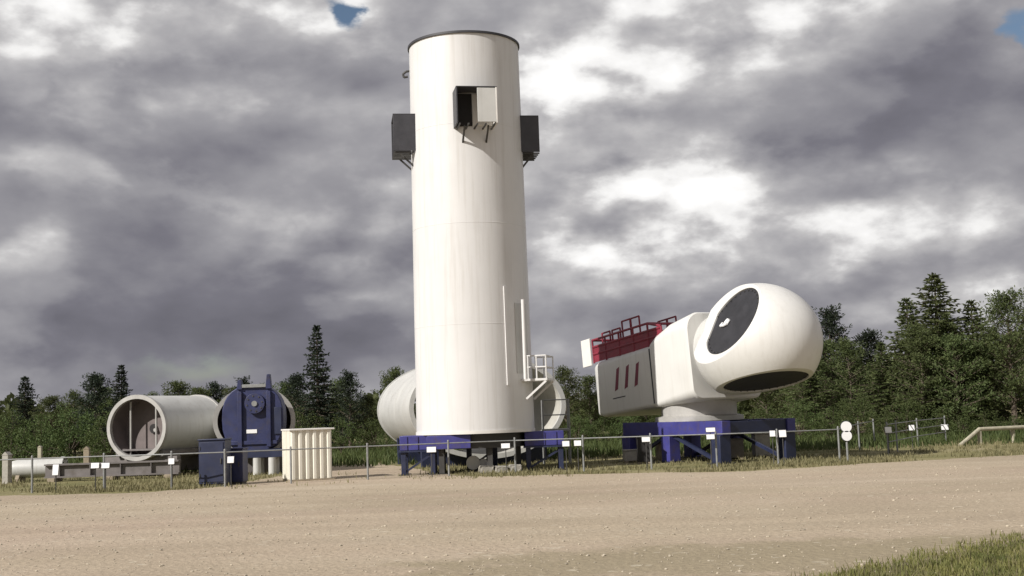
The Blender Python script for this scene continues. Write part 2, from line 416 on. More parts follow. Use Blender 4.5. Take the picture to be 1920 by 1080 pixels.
blades('verge_grass', sp, .02, .08, 'grass', 'green verge grass growing in the corner of the gravel lot', 7, .06, .006)
sp = []
while len(sp) < 900:
    x, y = random.uniform(2.2, 12), random.uniform(9.5, 19)
    if inpoly(x, y, verge_poly): sp.append((x, y, .013))
blades('dry_verge_stalks', sp, .04, .13, 'drygrass', 'dry straw stalks mixed into the green verge grass', 3, .08, .005)
sp = []
for _ in range(9000):
    px = random.uniform(-60, 1980)
    yt = np.interp(px, [0, 420, 900, 1400, 1600, 1920], [928, 915, 896, 881, 869, 851]); p = gnd(px, yt - random.random() ** 1.5 * 34 + random.uniform(0, 3))
    if inpoly(p.x, p.y, gravel_poly) and random.random() < .9: continue
    if math.sin(p.x * 1.9 + math.sin(p.y * 1.3) * 2) + math.sin(p.x * .7 + 2) + math.sin(p.y * 2.1 + p.x * .6) * .7 < random.uniform(-1.2, .8): continue
    sp.append((p.x, p.y, 0))
blades('edge_grass', sp, .03, .15, 'drygrass', 'dry yellow grass along the fence and under the exhibits', 5, .14, .014)
sp = []
for _ in range(6000):
    px = random.uniform(-100, 2000); Y = random.uniform(44, 66); p = gx(px, Y); sp.append((p.x, p.y, 0))
blades('meadow_grass', sp, .12, .4, 'leaf', 'taller green grass in front of the forest edge', 5, .3, .025)

# ------------------------------------------------------------------ tower section standing upright
TY = 36.8
tb = at(892, 812, TY); tt = at(869, 92, TY)
TX, TZ0, TZ1 = tb.x, tb.z, at(870, 90, TY).z
TR0 = 110.5 / FPX * (TY * math.cos(PITCH)); TR1 = 102.0 / FPX * (TY * math.cos(PITCH) + (TZ1 - EYE) * math.sin(PITCH))
H = TZ1 - TZ0
tower = thing('tower_section', (TX, TY, TZ0), 'tall white steel tower section standing upright on blue stands', 'tower')
def trad(z): return TR0 + (TR1 - TR0) * z / H
mb = MB(); mb.lathe([(TR0 - .04, 0), (TR0, 0), (TR1, H), (TR1 - .04, H), (TR1 - .04, H - .9), (TR0 - .04, .6), ], 96, closed=True)
mb.build('shell', 'white', tower)
for k in (1, 2, 3):      # weld seams between the rolled plates
    z = H * k / 4 + .2; r = trad(z); MB().lathe([(r - .004, z - .012), (r + .004, z - .006), (r + .004, z + .006), (r - .004, z + .012)], 96).build('weld_seam', 'white', tower)
r = TR1; MB().lathe([(r + .002, H - .05), (r + .045, H - .05), (r + .045, H + .015), (r - .20, H + .015), (r - .20, H - .02), (r + .002, H - .02)], 96, closed=True, smooth=False).build('top_flange', 'charcoal', tower)
r = TR0; MB().lathe([(r + .002, .0), (r + .02, .0), (r + .02, .09), (r + .002, .09)], 96, closed=True, smooth=False).build('bottom_flange', 'offwhite', tower)
def hatch(px, py_top, py_bot, ang, width, depth, kind):
    """open steel box bolted to the tower wall; ang measured from straight at the camera, + to the right"""
    yy = TY - math.cos(ang) * TR1
    z0, z1 = at(px, py_bot, yy).z - TZ0, at(px, py_top, yy).z - TZ0
    rr = trad((z0 + z1) / 2)
    wall = None      # local frame: +x outwards, y sideways
    root_m = Matrix.Rotation(ang - math.pi / 2, 4, 'Z')
    o = bpy.data.objects.new('hatch_box', None); C.objects.link(o); o.parent = tower; o.location = (0, 0, z0); o.rotation_euler = (0, 0, ang - math.pi / 2)
    hh = z1 - z0; x0, x1 = rr - .12, rr + depth; hw = width / 2
    for sgn in (-1, 1):
        MB().bb(x0, x1, sgn * hw - .02, sgn * hw + .02, 0, hh).build('side_plate', 'offwhite' if (kind == 'front' and sgn > 0) else 'charcoal', o, .006)
        MB().bar((rr - .05, sgn * hw * .6, -.42), (x1 - .2, sgn * hw * .6, -.04), .05, .05).build('strut', 'darksteel', o)
    MB().bb(x0, x1, -hw - .02, hw + .02, hh + .002, hh + .025).build('roof_plate', 'charcoal', o, .006)
    g = MB()
    for i in range(5): g.bb(rr - .05, x1, -hw + .05 + i * (width - .14) / 4, -hw + .09 + i * (width - .14) / 4, -.045, -.005)
    g.build('floor_grating', 'darksteel', o)
    MB().bb(rr - .2, rr + .03, -hw + .03, -.05 * width, .05, hh - .04).build('opening', 'dark', o)
    if kind == 'front':
        MB().bb(rr - .1, rr + .035, -.05 * width + .01, hw - .03, .06, hh - .05).build('door_leaf', 'offwhite', o, .008)
        MB().bb(x1 - .05, x1 - .01, .02, hw - .022, .03, hh - .02).build('front_panel', 'tubegrey', o, .006)
    return o
hatch(893, 174, 240, R(10), 1.15, .66, 'front')
hatch(752, 224, 291, R(-82), 1.15, .56, 'side')
hatch(993, 226, 292, R(98), 1.15, .46, 'side')
hatch(870, 226, 292, R(190), 1.15, .46, 'side')
# lifting hook on the left of the rim
hz = at(760, 142, TY).z - TZ0; r = trad(hz)
MB().path([(-r + .05, -.1, hz + .12), (-r - .10, -.1, hz + .10), (-r - .20, -.1, hz + .02), (-r - .17, -.1, hz - .08), (-r - .05, -.1, hz - .06)], .035, 10).build('lifting_hook', 'darksteel', tower)
# cable duct, door recess, ladder rail and landing on the right-hand side
def onwall(px, py):
    d = ray(px, py); o = CAM - Vector((TX, TY, 0)); z = 0
    rr = (TR0 + TR1) / 2
    for _ in range(4):
        a = d.x ** 2 + d.y ** 2; b = 2 * (o.x * d.x + o.y * d.y); c = o.x ** 2 + o.y ** 2 - rr * rr
        q = b * b - 4 * a * c
        t = (-b - math.sqrt(max(q, 0))) / (2 * a); pt = CAM + d * t; rr = trad(pt.z - TZ0)
    return math.atan2(pt.x - TX, -(pt.y - TY)), pt.z - TZ0
def wallpanel(name, a0, a1, z0, z1, off0, off1, material, n=6):
    mb = MB(); rows = []
    for zz in (z0, z1):
        for off in (off0, off1):
            for i in range(n + 1):
                a = a0 + (a1 - a0) * i / n; rr = trad(zz) + off
                mb.v.append((math.sin(a) * rr, -math.cos(a) * rr, zz))
    k = n + 1
    for i in range(n):
        mb.f += [(i, i + 1, 2 * k + i + 1, 2 * k + i), (k + i, 3 * k + i, 3 * k + i + 1, k + i + 1), (i, k + i, k + i + 1, i + 1), (2 * k + i, 2 * k + i + 1, 3 * k + i + 1, 3 * k + i)]
    mb.f += [(0, 2 * k, 3 * k, k), (n, k + n, 3 * k + n, 2 * k + n)]; mb.sm = [False] * len(mb.f)
    return mb.build(name, material, tower)
ad, zd0 = onwall(957, 722); _, zd1 = onwall(955, 537)
wallpanel('cable_duct', ad - .07, ad, zd0, zd1, -.01, .035, 'white', 3)
a1, zl0 = onwall(968, 700); a2, _ = onwall(984, 700); _, zl1 = onwall(972, 560)
door = wallpanel('door_recess', a1 + .02, a2 + .12, zl0, zl0 + 2.05, -.01, .02, 'tubegrey', 5)
a3 = a1 + .05
AX = R(78)     # direction the landing sticks out
er = Vector((math.sin(AX), -math.cos(AX), 0)); et = Vector((math.cos(AX), math.sin(AX), 0))
zp = at(1000, 711, TY - .4).z - TZ0
land = bpy.data.objects.new('landing', None); C.objects.link(land); land.parent = tower; land.location = (0, 0, zp); land.rotation_euler = (0, 0, AX - math.pi / 2)
rr = trad(zp); xo = rr + .62
MB().bb(rr - .15, xo, -.75, .45, -.07, 0).build('deck', 'white', land, .008)
for yy in (-.72, .42):
    for xx in (rr + .06, (rr + xo) / 2, xo - .03): MB().tube((xx, yy, 0), (xx, yy, .66), .022, n=8).build('rail_post', 'white', land)
    for zz in (.33, .66): MB().tube((rr + .03, yy, zz), (xo - .03, yy, zz), .022, n=8).build('rail', 'white', land)
    MB().bar((rr - .02, yy, -.58), (xo - .04, yy, -.075), .05, .06).build('strut', 'white', land)
for zz in (.33, .66): MB().tube((xo - .03, -.72, zz), (xo - .03, .42, zz), .022, n=8).build('rail', 'white', land)
lp = onwall(984, 690); lad_t = at(982, 565, TY - .7).z - TZ0 - zp
for yy in (-.95,): MB().tube((rr + .02, yy, -.02), (rr + .02, yy, lad_t), .055, n=12).build('standpipe', 'white', land)

# blue stands below the tower
def stand(px, Y, wd, dp, label, rz=0.0, ztop=None):
    ztop = TZ0 - .004 if ztop is None else ztop
    p = gx(px, Y)
    t = thing('tower_stand', p, label, 'stand', 'blue stands carrying the upright tower', rz)
    MB().bb(-wd / 2, wd / 2, -dp / 2, dp / 2, ztop - .42, ztop).build('head_beam', 'blue', t, .015)
    MB().bb(-wd / 2 - .04, wd / 2 + .04, -dp / 2 - .03, dp / 2 + .03, ztop - .47, ztop - .422).build('flange', 'navy', t)
    for sx_ in (-1, 1):
        for sy_ in (-1, 1):
            x, y = sx_ * (wd / 2 - .10), sy_ * (dp / 2 - .10)
            MB().bb(x - .07, x + .07, y - .07, y + .07, .03, ztop - .472).build('leg', 'navy', t, .008)
            MB().bb(x - .14, x + .14, y - .14, y + .14, 0, .028).build('foot_plate', 'darksteel', t)
    MB().bar((-wd / 2 + .14, -dp / 2 + .1, .1), (wd / 2 - .14, -dp / 2 + .1, ztop - .55), .06, .06).build('brace', 'navy', t)
    for i in (-1, 0, 1): MB().bb(i * wd * .3 - .012, i * wd * .3 + .012, -dp / 2 - .028, -dp / 2 - .002, ztop - .40, ztop - .02).build('stiffener', 'blue', t)
    return t
stand(787, 36.3, 1.05, .9, 'blue steel stand below the tower, beside the cream crate')
stand(1022, 36.6, 1.15, .9, 'blue steel stand below the tower landing, with dark legs')
stand(905, 38.1, 1.0, .8, 'blue steel stand under the rear edge of the upright tower')
rg = thing('support_ring', (TX, TY, 0), 'dark steel ring and beams carrying the middle of the upright tower', 'support')
MB().lathe([(1.05, TZ0 - .42), (1.45, TZ0 - .42), (1.45, TZ0 - .004), (1.05, TZ0 - .004)], 48, closed=True, smooth=False).build('ring', 'darksteel', rg)
for k in range(5):
    a = k * 2 * math.pi / 5 + .35; x, y = 1.25 * math.sin(a), -1.25 * math.cos(a)
    MB().bb(x - .08, x + .08, y - .08, y + .08, .02, TZ0 - .422).build('leg', 'darksteel', rg, .006)
    MB().bb(x - .15, x + .15, y - .15, y + .15, 0, .018).build('foot_plate', 'darksteel', rg)
bm_ = MB().bb(-1.35, -.1, -1.62, -1.46, TZ0 - .40, TZ0 - .02); bm_.build('cross_beam', 'blue', rg, .01)
def rock(name, p, s, label, material='concrete', group=None, cat='block'):
    bm = bmesh.new(); bmesh.ops.create_cube(bm, size=1); bmesh.ops.bevel(bm, geom=bm.edges[:], offset=.12, segments=2, affect='EDGES', profile=.6)
    bmesh.ops.subdivide_edges(bm, edges=bm.edges[:], cuts=1)
    for v in bm.verts:
        v.co.x *= s[0]; v.co.y *= s[1]; v.co.z = (v.co.z + .5) * s[2]; v.co += Vector((random.uniform(-1, 1), random.uniform(-1, 1), random.uniform(-.5, .5))) * .018
    z0 = min(v.co.z for v in bm.verts)
    for v in bm.verts: v.co.z -= z0
    me = bpy.data.meshes.new(name); bm.to_mesh(me); bm.free(); me.materials.append(M[material])
    o = bpy.data.objects.new(name, me); C.objects.link(o); o.location = p; o.rotation_euler.z = random.uniform(-.3, .3)
    return tag(o, label, cat, group)
rock('concrete_block', gx(912, 35.6), (.40, .3, .22), 'small pale concrete block lying under the tower, rounded corners', group='pale blocks under the tower')
rock('concrete_block', gx(940, 35.5), (.34, .3, .20), 'small pale concrete block lying under the tower, rounded corners', group='pale blocks under the tower')
rock('concrete_block', gx(966, 35.6), (.34, .3, .22), 'small pale concrete block lying under the tower, rounded corners', group='pale blocks under the tower')
pm = thing('pump_unit', gx(897, 36.2), 'grey pump with two round drums under the tower', 'pump')
MB().bb(-.3, .3, -.15, .15, 0, .08).build('base', 'darksteel', pm, .01)
MB().tube((-.14, -.14, .30), (-.14, .14, .30), .20, n=24).build('drum', 'tubegrey', pm); MB().tube((.16, -.1, .26), (.16, .1, .26), .14, n=20).build('drum', 'tubegrey', pm)
MB().bb(-.2, .2, -.05, .05, .08, .14).build('bracket', 'darksteel', pm)

# ------------------------------------------------------------------ lying tubes
def lying_tube(name, pxc, pyc, Y, a, b, length, rz, label, inner, thick=.07, far_cap=None):
    c = at(pxc, pyc, Y)
    t = thing(name, (c.x, Y, c.z - b), label, 'tube', None, rz)
    q = MB(); q.lathe([(1.0, 0), (1.0, length)], 72, 'y', a, b); ob = q.build('shell', 'tubegrey', t, fix=False)
    for v in ob.data.vertices: v.co.z += b
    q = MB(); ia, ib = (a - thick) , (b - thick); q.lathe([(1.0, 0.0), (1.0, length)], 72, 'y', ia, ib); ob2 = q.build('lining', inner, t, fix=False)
    for v in ob2.data.vertices: v.co.z += b
    ob.data.flip_normals()
    for (y0, y1) in ((-.06, .06), (length - .06, length + .06)):
        q = MB(); n = 72; e = .035
        for (sa, yy) in ((a + e, y0), (ia - e, y0), (ia - e, y1), (a + e, y1)):
            sb = sa - a + b
            for i in range(n): th = 2 * math.pi * i / n; q.v.append((sa * math.cos(th), yy, sb * math.sin(th) + b))
        for j in range(4):
            for i in range(n): q.f.append((j * n + i, j * n + (i + 1) % n, ((j + 1) % 4) * n + (i + 1) % n, ((j + 1) % 4) * n + i))
        q.sm = [False] * len(q.f); q.build('end_ring', 'rim' if inner != 'tubeinlight' else 'tubegrey', t)
    if far_cap:
        q = MB(); n = 48; q.v = [(ia * math.cos(2 * math.pi * i / n), far_cap, ib * math.sin(2 * math.pi * i / n) + b) for i in range(n)]; q.f = [tuple(range(n))]; q.sm = [False]
        q.build('bulkhead', inner, t, fix=False)
    return t, a, b
# left tube on its cradle
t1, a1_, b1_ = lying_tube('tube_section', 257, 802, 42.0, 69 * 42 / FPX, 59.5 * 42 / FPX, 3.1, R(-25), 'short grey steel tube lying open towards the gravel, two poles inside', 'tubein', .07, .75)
for x in (-.5, .62):
    MB().tube((x, .25, b1_ - (b1_ - .09) * math.sqrt(max(0, 1 - (x / (a1_ - .07)) ** 2)) + .0, ), (x, .25, b1_ + (b1_ - .09) * math.sqrt(1 - (x / (a1_ - .07)) ** 2)), .038, n=10).build('support_pole', 'rim', t1)
MB().bb(-.75, .75, .1, .7, .30, .36).build('floor_plate', 'skid', t1, .01)
MB().tube((.1, .68, b1_ - .05), (.1, .74, b1_ - .05), .16, n=24).build('hub_cover', 'dark', t1); MB().tube((.22, .62, b1_ - .1), (.22, .72, b1_ - .1), .06, n=14).build('fitting', 'rim', t1)
zb = t1.location.z
cr = thing('tube_cradle', (t1.location.x, 42.0, 0), 'low grey steel skid frame under the tube with two poles inside', 'cradle', None, R(-25))
for yy in (.35, 2.7):
    MB().bb(-1.7, 1.5, yy - .1, yy + .1, .08, zb + .10).build('cross_beam', 'skid', cr, .01)
for xx in (-.95, .95): MB().bb(xx - .09, xx + .09, .1, 3.0, zb + .102, zb + .30).build('saddle_beam', 'skid', cr, .01)
for xx in (-1.4, 1.2):
    for yy in (.35, 2.7): MB().bb(xx - .16, xx + .16, yy - .16, yy + .16, 0, .078).build('foot', 'concrete', cr, .01)
# long grey beam in front of it, and the shaft
fb = thing('steel_beam', gx(200, 40.4), 'long low rust-grey steel beam on sleepers left of the tube', 'beam', None, R(-1))
MB().bb(-2.0, 2.4, -.16, .16, .12, .17).build('flange', 'skid', fb); MB().bb(-2.0, 2.4, -.05, .05, .17, .52).build('web', 'skid', fb); MB().bb(-2.0, 2.4, -.16, .16, .52, .57).build('flange', 'skid', fb)
for x in (-1.7, 0.2, 2.1): MB().bb(x - .12, x + .12, -.35, .35, 0, .118).build('sleeper', 'wood', fb, .01)
for x in (-1.5, -.5, .5, 1.5): MB().bb(x - .012, x + .012, -.15, .15, .172, .518).build('stiffener', 'skid', fb)
sh = thing('rotor_shaft', gx(72, 41.5), 'short pale grey steel shaft with rounded end lying in the grass', 'shaft', None, R(3))
q = MB(); q.lathe([(.0, -1.05), (.10, -1.04), (.20, -.98), (.27, -.85), (.30, -.7), (.30, .75), (.36, .76), (.36, .88), (.0, .88)], 32, 'x'); ob = q.build('shaft', 'tubegrey', sh)
for v in ob.data.vertices: v.co.z += .42
for x in (-.6, .5): MB().prism([(-.35, 0), (.35, 0), (.35, .10), (.25, .22), (.12, .128), (-.12, .128), (-.25, .22), (-.35, .10)], x - .06, x + .06, 'yz').build('chock', 'wood', sh)
for i in range(10):
    a = i * math.pi / 5; MB().tube((.88, .29 * math.cos(a), .42 + .29 * math.sin(a)), (.91, .29 * math.cos(a), .42 + .29 * math.sin(a)), .025, n=6).build('bolt', 'darksteel', sh)
def post(px, Y, hgt, r, label, material, cat='post', square=True, lean=0):
    t = thing('short_post', gx(px, Y), label, cat)
    t.rotation_euler = (0, lean, random.uniform(-.3, .3))
    MB().bb(-r, r, -r, r, 0, hgt).build('shaft', material, t, .012); MB().prism([(-r - .01, 0), (r + .01, 0), (0, r)], -r - .01, r + .01, 'xz').build('cap', material, t).location.z = hgt + .002
    return t
post(13, 40.0, .92, .11, 'thick grey concrete post beside the rounded shaft', 'concrete')
post(75, 46.5, 1.05, .07, 'slim pale marker post behind the shaft', 'palewood')
post(163, 45.0, .95, .10, 'squat brown wooden post behind the steel beam', 'wood')
# tube with the blue machine
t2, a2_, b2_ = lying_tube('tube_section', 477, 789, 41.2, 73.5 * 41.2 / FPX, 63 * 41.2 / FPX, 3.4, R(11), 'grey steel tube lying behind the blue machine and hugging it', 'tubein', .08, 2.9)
zb = t2.location.z
cr = thing('tube_cradle', (t2.location.x, 41.2, 0), 'low steel cradle under the tube behind the blue machine', 'cradle', None, R(11))
for yy in (.5, 3.0):
    MB().prism([(-1.1, .0), (1.1, .0), (1.1, zb + .35), (.95, zb + .35), (.5, zb + .07), (0, zb - .01), (-.5, zb + .07), (-.95, zb + .35), (-1.1, zb + .35)], yy - .07, yy + .07).build('saddle', 'skid', cr, .01)
for xx in (-1.0, 1.0): MB().bb(xx - .07, xx + .07, .58, 2.92, .05, .2).build('side_beam', 'skid', cr, .01)
bmY = 40.4; p = gx(478, bmY); k = bmY / FPX
bmz = lambda py: at(478, py, bmY).z
bmo = thing('generator_frame', p, 'dark blue machine block with two horns standing in front of the tube', 'machine')
hw = 55 * k
zc_ = (bmz(722) + bmz(848)) / 2; rv_ = (bmz(722) - bmz(848)) / 2
oct_ = [(hw * 1.04 * math.copysign(abs(math.cos(t)) ** .8, math.cos(t)), zc_ + rv_ * math.copysign(abs(math.sin(t)) ** .8, math.sin(t))) for t in [2 * math.pi * i / 28 for i in range(28)]]
MB().prism(oct_, -.25, .35).build('housing', 'machine', bmo, .03)
for x, tp in ((-.40, 712), (.54, 703)):
    MB().bb(x - .07, x + .07, -.36, -.252, bmz(838), bmz(734)).build('column', 'machine', bmo, .01)
    MB().prism([(x - .09, bmz(730)), (x + .09, bmz(730)), (x + .05, bmz(tp)), (x - .05, bmz(tp))], -.33, -.1).build('horn', 'machine', bmo, .01)
MB().bb(-.32, .46, -.33, -.22, bmz(727), bmz(721)).build('top_bar', 'galv', bmo, .008)
MB().bb(hw * .74, hw * .98, -.30, -.252, bmz(815), bmz(765)).build('cover_strip', 'navy', bmo, .008)
MB().bb(-hw * .82, hw * .82, -.31, -.252, bmz(833), bmz(826)).build('cross_rib', 'machine', bmo, .008)
MB().tube((.10, -.40, bmz(757)), (.10, -.25, bmz(757)), .33, n=32).build('bearing_boss', 'machine', bmo, .01)
MB().tube((.10, -.44, bmz(757)), (.10, -.40, bmz(757)), .09, n=20).build('shaft_end', 'galv', bmo)
for i in range(8):
    a = i * math.pi / 4 + .2; MB().tube((.10 + .25 * math.cos(a), -.42, bmz(757) + .25 * math.sin(a)), (.10 + .25 * math.cos(a), -.40, bmz(757) + .25 * math.sin(a)), .025, n=6).build('bolt', 'darksteel', bmo)
MB().bb(-.20, .14, -.268, -.252, bmz(812), bmz(805)).build('name_plate', 'plaque', bmo)
MB().bb(-hw - .1, hw + .1, -.3, .4, bmz(858), bmz(842) - .002).build('skid_plate', 'navy', bmo, .01)
for x in (-.55, .12, .62): 
    MB().tube((x, -.22, .0), (x, -.22, bmz(858) - .002), .13, n=20).build('foot', 'tubegrey', bmo)
    MB().tube((x, .28, .0), (x, .28, bmz(858) - .002), .13, n=20).build('foot', 'tubegrey', bmo)

# navy cabinets
def cabinet(px0, px1, pytop, Y, dp, label, material):
    a = gx(px0, Y); b = gx(px1, Y); wd = b.x - a.x; h = at((px0 + px1) / 2, pytop, Y).z
    t = thing('control_cabinet', (a + b) / 2 + Vector((0, dp / 2, 0)), label, 'cabinet', None, R(-4))
    MB().bb(-wd / 2, wd / 2, -dp / 2, dp / 2, .07, h - .04).build('body', material, t, .012)
    MB().bb(-wd / 2 - .025, wd / 2 + .025, -dp / 2 - .03, dp / 2 + .02, h - .038, h).build('roof', material, t, .01)
    MB().bb(-wd / 2 + .03, wd / 2 - .03, -dp / 2 + .03, dp / 2 - .03, 0, .068).build('plinth', 'darksteel', t)
    d = MB().bb(-wd / 2 + .04, wd / 2 - .04, -dp / 2 - .018, -dp / 2 - .002, .12, h - .09).build('door', material, t, .006)
    MB().bb(wd / 2 - .12, wd / 2 - .09, -dp / 2 - .045, -dp / 2 - .02, h * .48, h * .48 + .14).build('handle', 'darksteel', d)
    for z in (.25, h - .3): MB().tube((-wd / 2 + .04, -dp / 2 - .02, z), (-wd / 2 + .04, -dp / 2 - .02, z + .09), .014, n=8).build('hinge', 'darksteel', d)
    return t
cabinet(374, 424, 823, 33.6, .6, 'dark navy control cabinet on the gravel behind the fence rail', 'navy')
cabinet(428, 457, 840, 34.3, .5, 'smaller blue control cabinet beside the dark navy cabinet', 'machine')

# cream corrugated crate
Yc = 34.9
pa, pb = gx(545, Yc), gx(627, Yc + .25); wd = (pb - pa).length; hc = at(590, 803, Yc).z
ct = thing('corrugated_crate', (pa + pb) / 2, 'cream corrugated sheet crate with white ribs beside the fence', 'crate', None, math.atan2(pb.y - pa.y, pb.x - pa.x) + R(10))
dpc = 1.15
MB().bb(-wd / 2 + .04, wd / 2 - .04, .04, dpc - .04, .05, hc - .05).build('core', 'cream', ct)
nr = 6; pit = wd / nr
for i in range(nr):
    x = -wd / 2 + pit * i
    MB().prism([(x + .01, .04), (x + pit * .22, -.012), (x + pit * .58, -.012), (x + pit * .80, .04)], .05, hc - .05, 'xy').build('rib', 'cream', ct, .006)
nd = 5; pit = dpc / nd
for i in range(nd):
    y = pit * i
    MB().prism([(-wd / 2 + .04, y + .03), (-wd / 2 - .03, y + pit * .25), (-wd / 2 - .03, y + pit * .6), (-wd / 2 + .04, y + pit * .82)], .05, hc - .05, 'xy').build('side_rib', 'cream', ct, .006)
MB().bb(-wd / 2 - .04, wd / 2 + .04, -.045, dpc + .02, hc - .048, hc).build('lid', 'offwhite', ct, .01)
MB().bb(-wd / 2 - .04, wd / 2 + .04, -.045, dpc + .02, 0.0, .048).build('base_frame', 'wood', ct, .008)
# big tube behind the tower
YB = 41.5
t3, a3_, b3_ = lying_tube('tube_section', 916, 762, YB, 150 * YB / FPX, 95 * YB / FPX, 5.6, R(17), 'big pale tube lying behind the upright tower, open end towards the gravel', 'tubeinlight', .09)
zb = t3.location.z
cr = thing('tube_cradle', (t3.location.x, YB, 0), 'steel cradle with curved saddles under the big pale tube', 'cradle', None, R(17))
for yy in (.7, 4.6):
    pts = [(-2.2, 0), (2.2, 0)] + [(a3_ * math.cos(t), zb + b3_ - (b3_ + .05) * math.sin(t)) for t in [R(x) for x in (35, 50, 65, 80, 90, 100, 115, 130, 145)]]
    MB().prism(pts, yy - .1, yy + .1).build('saddle', 'navy', cr)
for xx in (-1.2, 1.2): MB().bb(xx - .1, xx + .1, .82, 4.48, .04, .22).build('side_beam', 'navy', cr)
# steps with rails at the right of its mouth
st = thing('access_steps', gx(1046, 39.6), 'grey access platform with railing at the mouth of the big tube', 'steps')
hs_ = 1.15
MB().bb(-.45, .45, -.1, 1.3, hs_ - .06, hs_).build('deck', 'galv', st)
for x in (-.42, .42):
    for y in (-.06, 1.26): MB().tube((x, y, 0), (x, y, hs_ + .95), .025, n=8).build('rail_post', 'galv', st)
for z in (.45, .93): MB().tube((-.42, -.06, hs_ + z), (.42, -.06, hs_ + z), .02, n=8).build('rail', 'galv', st); MB().tube((.42, -.06, hs_ + z), (.42, 1.26, hs_ + z), .02, n=8).build('rail', 'galv', st)

# ------------------------------------------------------------------ nacelle
HY = 36.9
hub = at(1416, 645, HY)
NZ = R(-61); TILT = R(5.5); NS = HY / 41.8; XS = 1.20
nac = thing('nacelle', hub, 'white wind turbine nacelle with round spinner, red roof railing and three dark stripes', 'nacelle', None, rot=(0, -TILT, NZ)); nac.scale = (NS, NS, NS)
Rs, Af = 2.06, 2.46
def spinner():
    bm = bmesh.new(); bmesh.ops.create_uvsphere(bm, u_segments=96, v_segments=64, radius=1.0, matrix=Matrix.Rotation(math.pi / 2, 4, 'Y'))
    for v in bm.verts:
        x = v.co.x
        v.co = Vector((x * (Af if x > 0 else Rs * 1.05), v.co.y * Rs, v.co.z * Rs))
    bmesh.ops.bisect_plane(bm, geom=bm.verts[:] + bm.edges[:] + bm.faces[:], plane_co=(-1.42, 0, 0), plane_no=(-1, 0, 0), clear_outer=True)
    dirs = []
    for k in range(3):
        th = R(32 + 120 * k); d = Vector(((-.05, -.03, .12)[k], -math.cos(th), math.sin(th))).normalized(); dirs.append((d, (1.34, 1.34, 1.37)[k]))
        bmesh.ops.bisect_plane(bm, geom=bm.verts[:] + bm.edges[:] + bm.faces[:], plane_co=d * dirs[-1][1], plane_no=d, clear_outer=True)
    for f in bm.faces: f.smooth = True
    # thickness towards the inside
    me = bpy.data.meshes.new('spinner'); bm.to_mesh(me); bm.free(); me.materials.append(M['shell'])
    o = bpy.data.objects.new('spinner', me); C.objects.link(o); o.parent = nac
    return o, dirs
spn, dirs = spinner()
def disc_frame(d):
    x = d; z = Vector((1, 0, 0)); z = (z - x * z.dot(x)).normalized(); y = z.cross(x); return Matrix((x, y, z)).transposed()
for k, (d, dh) in enumerate(dirs):
    fr = disc_frame(d); inv = fr.transposed()
    loop = [inv @ v.co for v in spn.data.vertices if abs(v.co.dot(d) - dh) < 2e-4]
    cy_ = sum(p.y for p in loop) / len(loop); cz_ = sum(p.z for p in loop) / len(loop)
    loop.sort(key=lambda p: math.atan2(p.z - cz_, p.y - cy_))
    uv = [(p.y - cy_, p.z - cz_) for p in loop]; n = len(uv)
    rd = min(math.hypot(y, z) for y, z in uv) * .97
    cz_ += .0
    def ring_at(sc, off): return [tuple(fr @ Vector((dh + off, cy_ + y * sc, cz_ + z * sc))) for y, z in uv]
    def circ(r_, off): return [tuple(fr @ Vector((dh + off, cy_ + r_ * y / math.hypot(y, z), cz_ + r_ * z / math.hypot(y, z)))) for y, z in uv]
    q = MB(); q.v = ring_at(1.0, .0) + circ(rd, .02) + circ(rd - .05, .02) + circ(rd - .05, -.12)
    for j in range(3): q.f += [(j * n + i, j * n + (i + 1) % n, (j + 1) * n + (i + 1) % n, (j + 1) * n + i) for i in range(n)]
    q.sm = [False] * len(q.f); q.build('root_collar', 'shell', spn)
    q = MB(); q.v = circ(rd - .055, -.12) + circ(rd - .055, -.03); q.f = [tuple(range(n)), tuple(range(n, 2 * n))] + [(i, (i + 1) % n, n + (i + 1) % n, n + i) for i in range(n)]; q.sm = [False] * len(q.f)
    q.build('blade_root_cover', 'plate', spn)
    for i in range(32):
        a = 2 * math.pi * i / 32; y, z = cy_ + (rd - .14) * math.cos(a), cz_ + (rd - .14) * math.sin(a)
        q = MB().tube((dh - .029, y, z), (dh + .005, y, z), .026, n=6); q.v = [tuple(fr @ Vector(v)) for v in q.v]; q.build('bolt', 'darksteel', spn)
    if k == 0:
        pts = [(-.01, -.10, -.26), (.05, .05, -.22), (.05, .08, -.05), (.05, .05, .15), (.05, -.08, .20), (.05, -.13, .08), (.05, -.02, .0), (.05, .07, .02)]
        q = MB().path(pts, .045, 8); q.v = [tuple(fr @ (Vector(v) + Vector((dh - .03, 0, 0)))) for v in q.v]; q.build('lifting_eye', 'plaque', spn)
# body: rounded box sections lofted along the axis
def nx(x): return -1.7 + (x + 1.7) * XS if x < -1.7 else x
def loft(secs, n=10):
    """secs: (x, half width, z0, z1, corner radius)"""
    q = MB(); ring = None
    for (x, hw_, z0, z1, cr_) in secs:
        x = nx(x)
        pts = []
        for (cy, cz, a0) in ((hw_ - cr_, z1 - cr_, 0), (-hw_ + cr_, z1 - cr_, 90), (-hw_ + cr_ * .6, z0 + cr_ * .6, 180), (hw_ - cr_ * .6, z0 + cr_ * .6, 270)):
            rr_ = cr_ if a0 < 180 else cr_ * .6
            for i in range(n + 1): a = R(a0 + 90 * i / n); pts.append((x, cy + rr_ * math.cos(a), cz + rr_ * math.sin(a)))
        q.v += pts; k = len(pts)
    for j in range(len(secs) - 1):
        for i in range(k): q.f.append((j * k + i, j * k + (i + 1) % k, (j + 1) * k + (i + 1) % k, (j + 1) * k + i))
    q.f += [tuple(range(k)), tuple(range((len(secs) - 1) * k, len(secs) * k))[::-1]]; q.sm = [True] * len(q.f); q.sm[-1] = q.sm[-2] = False
    return q
ZB = -1.60
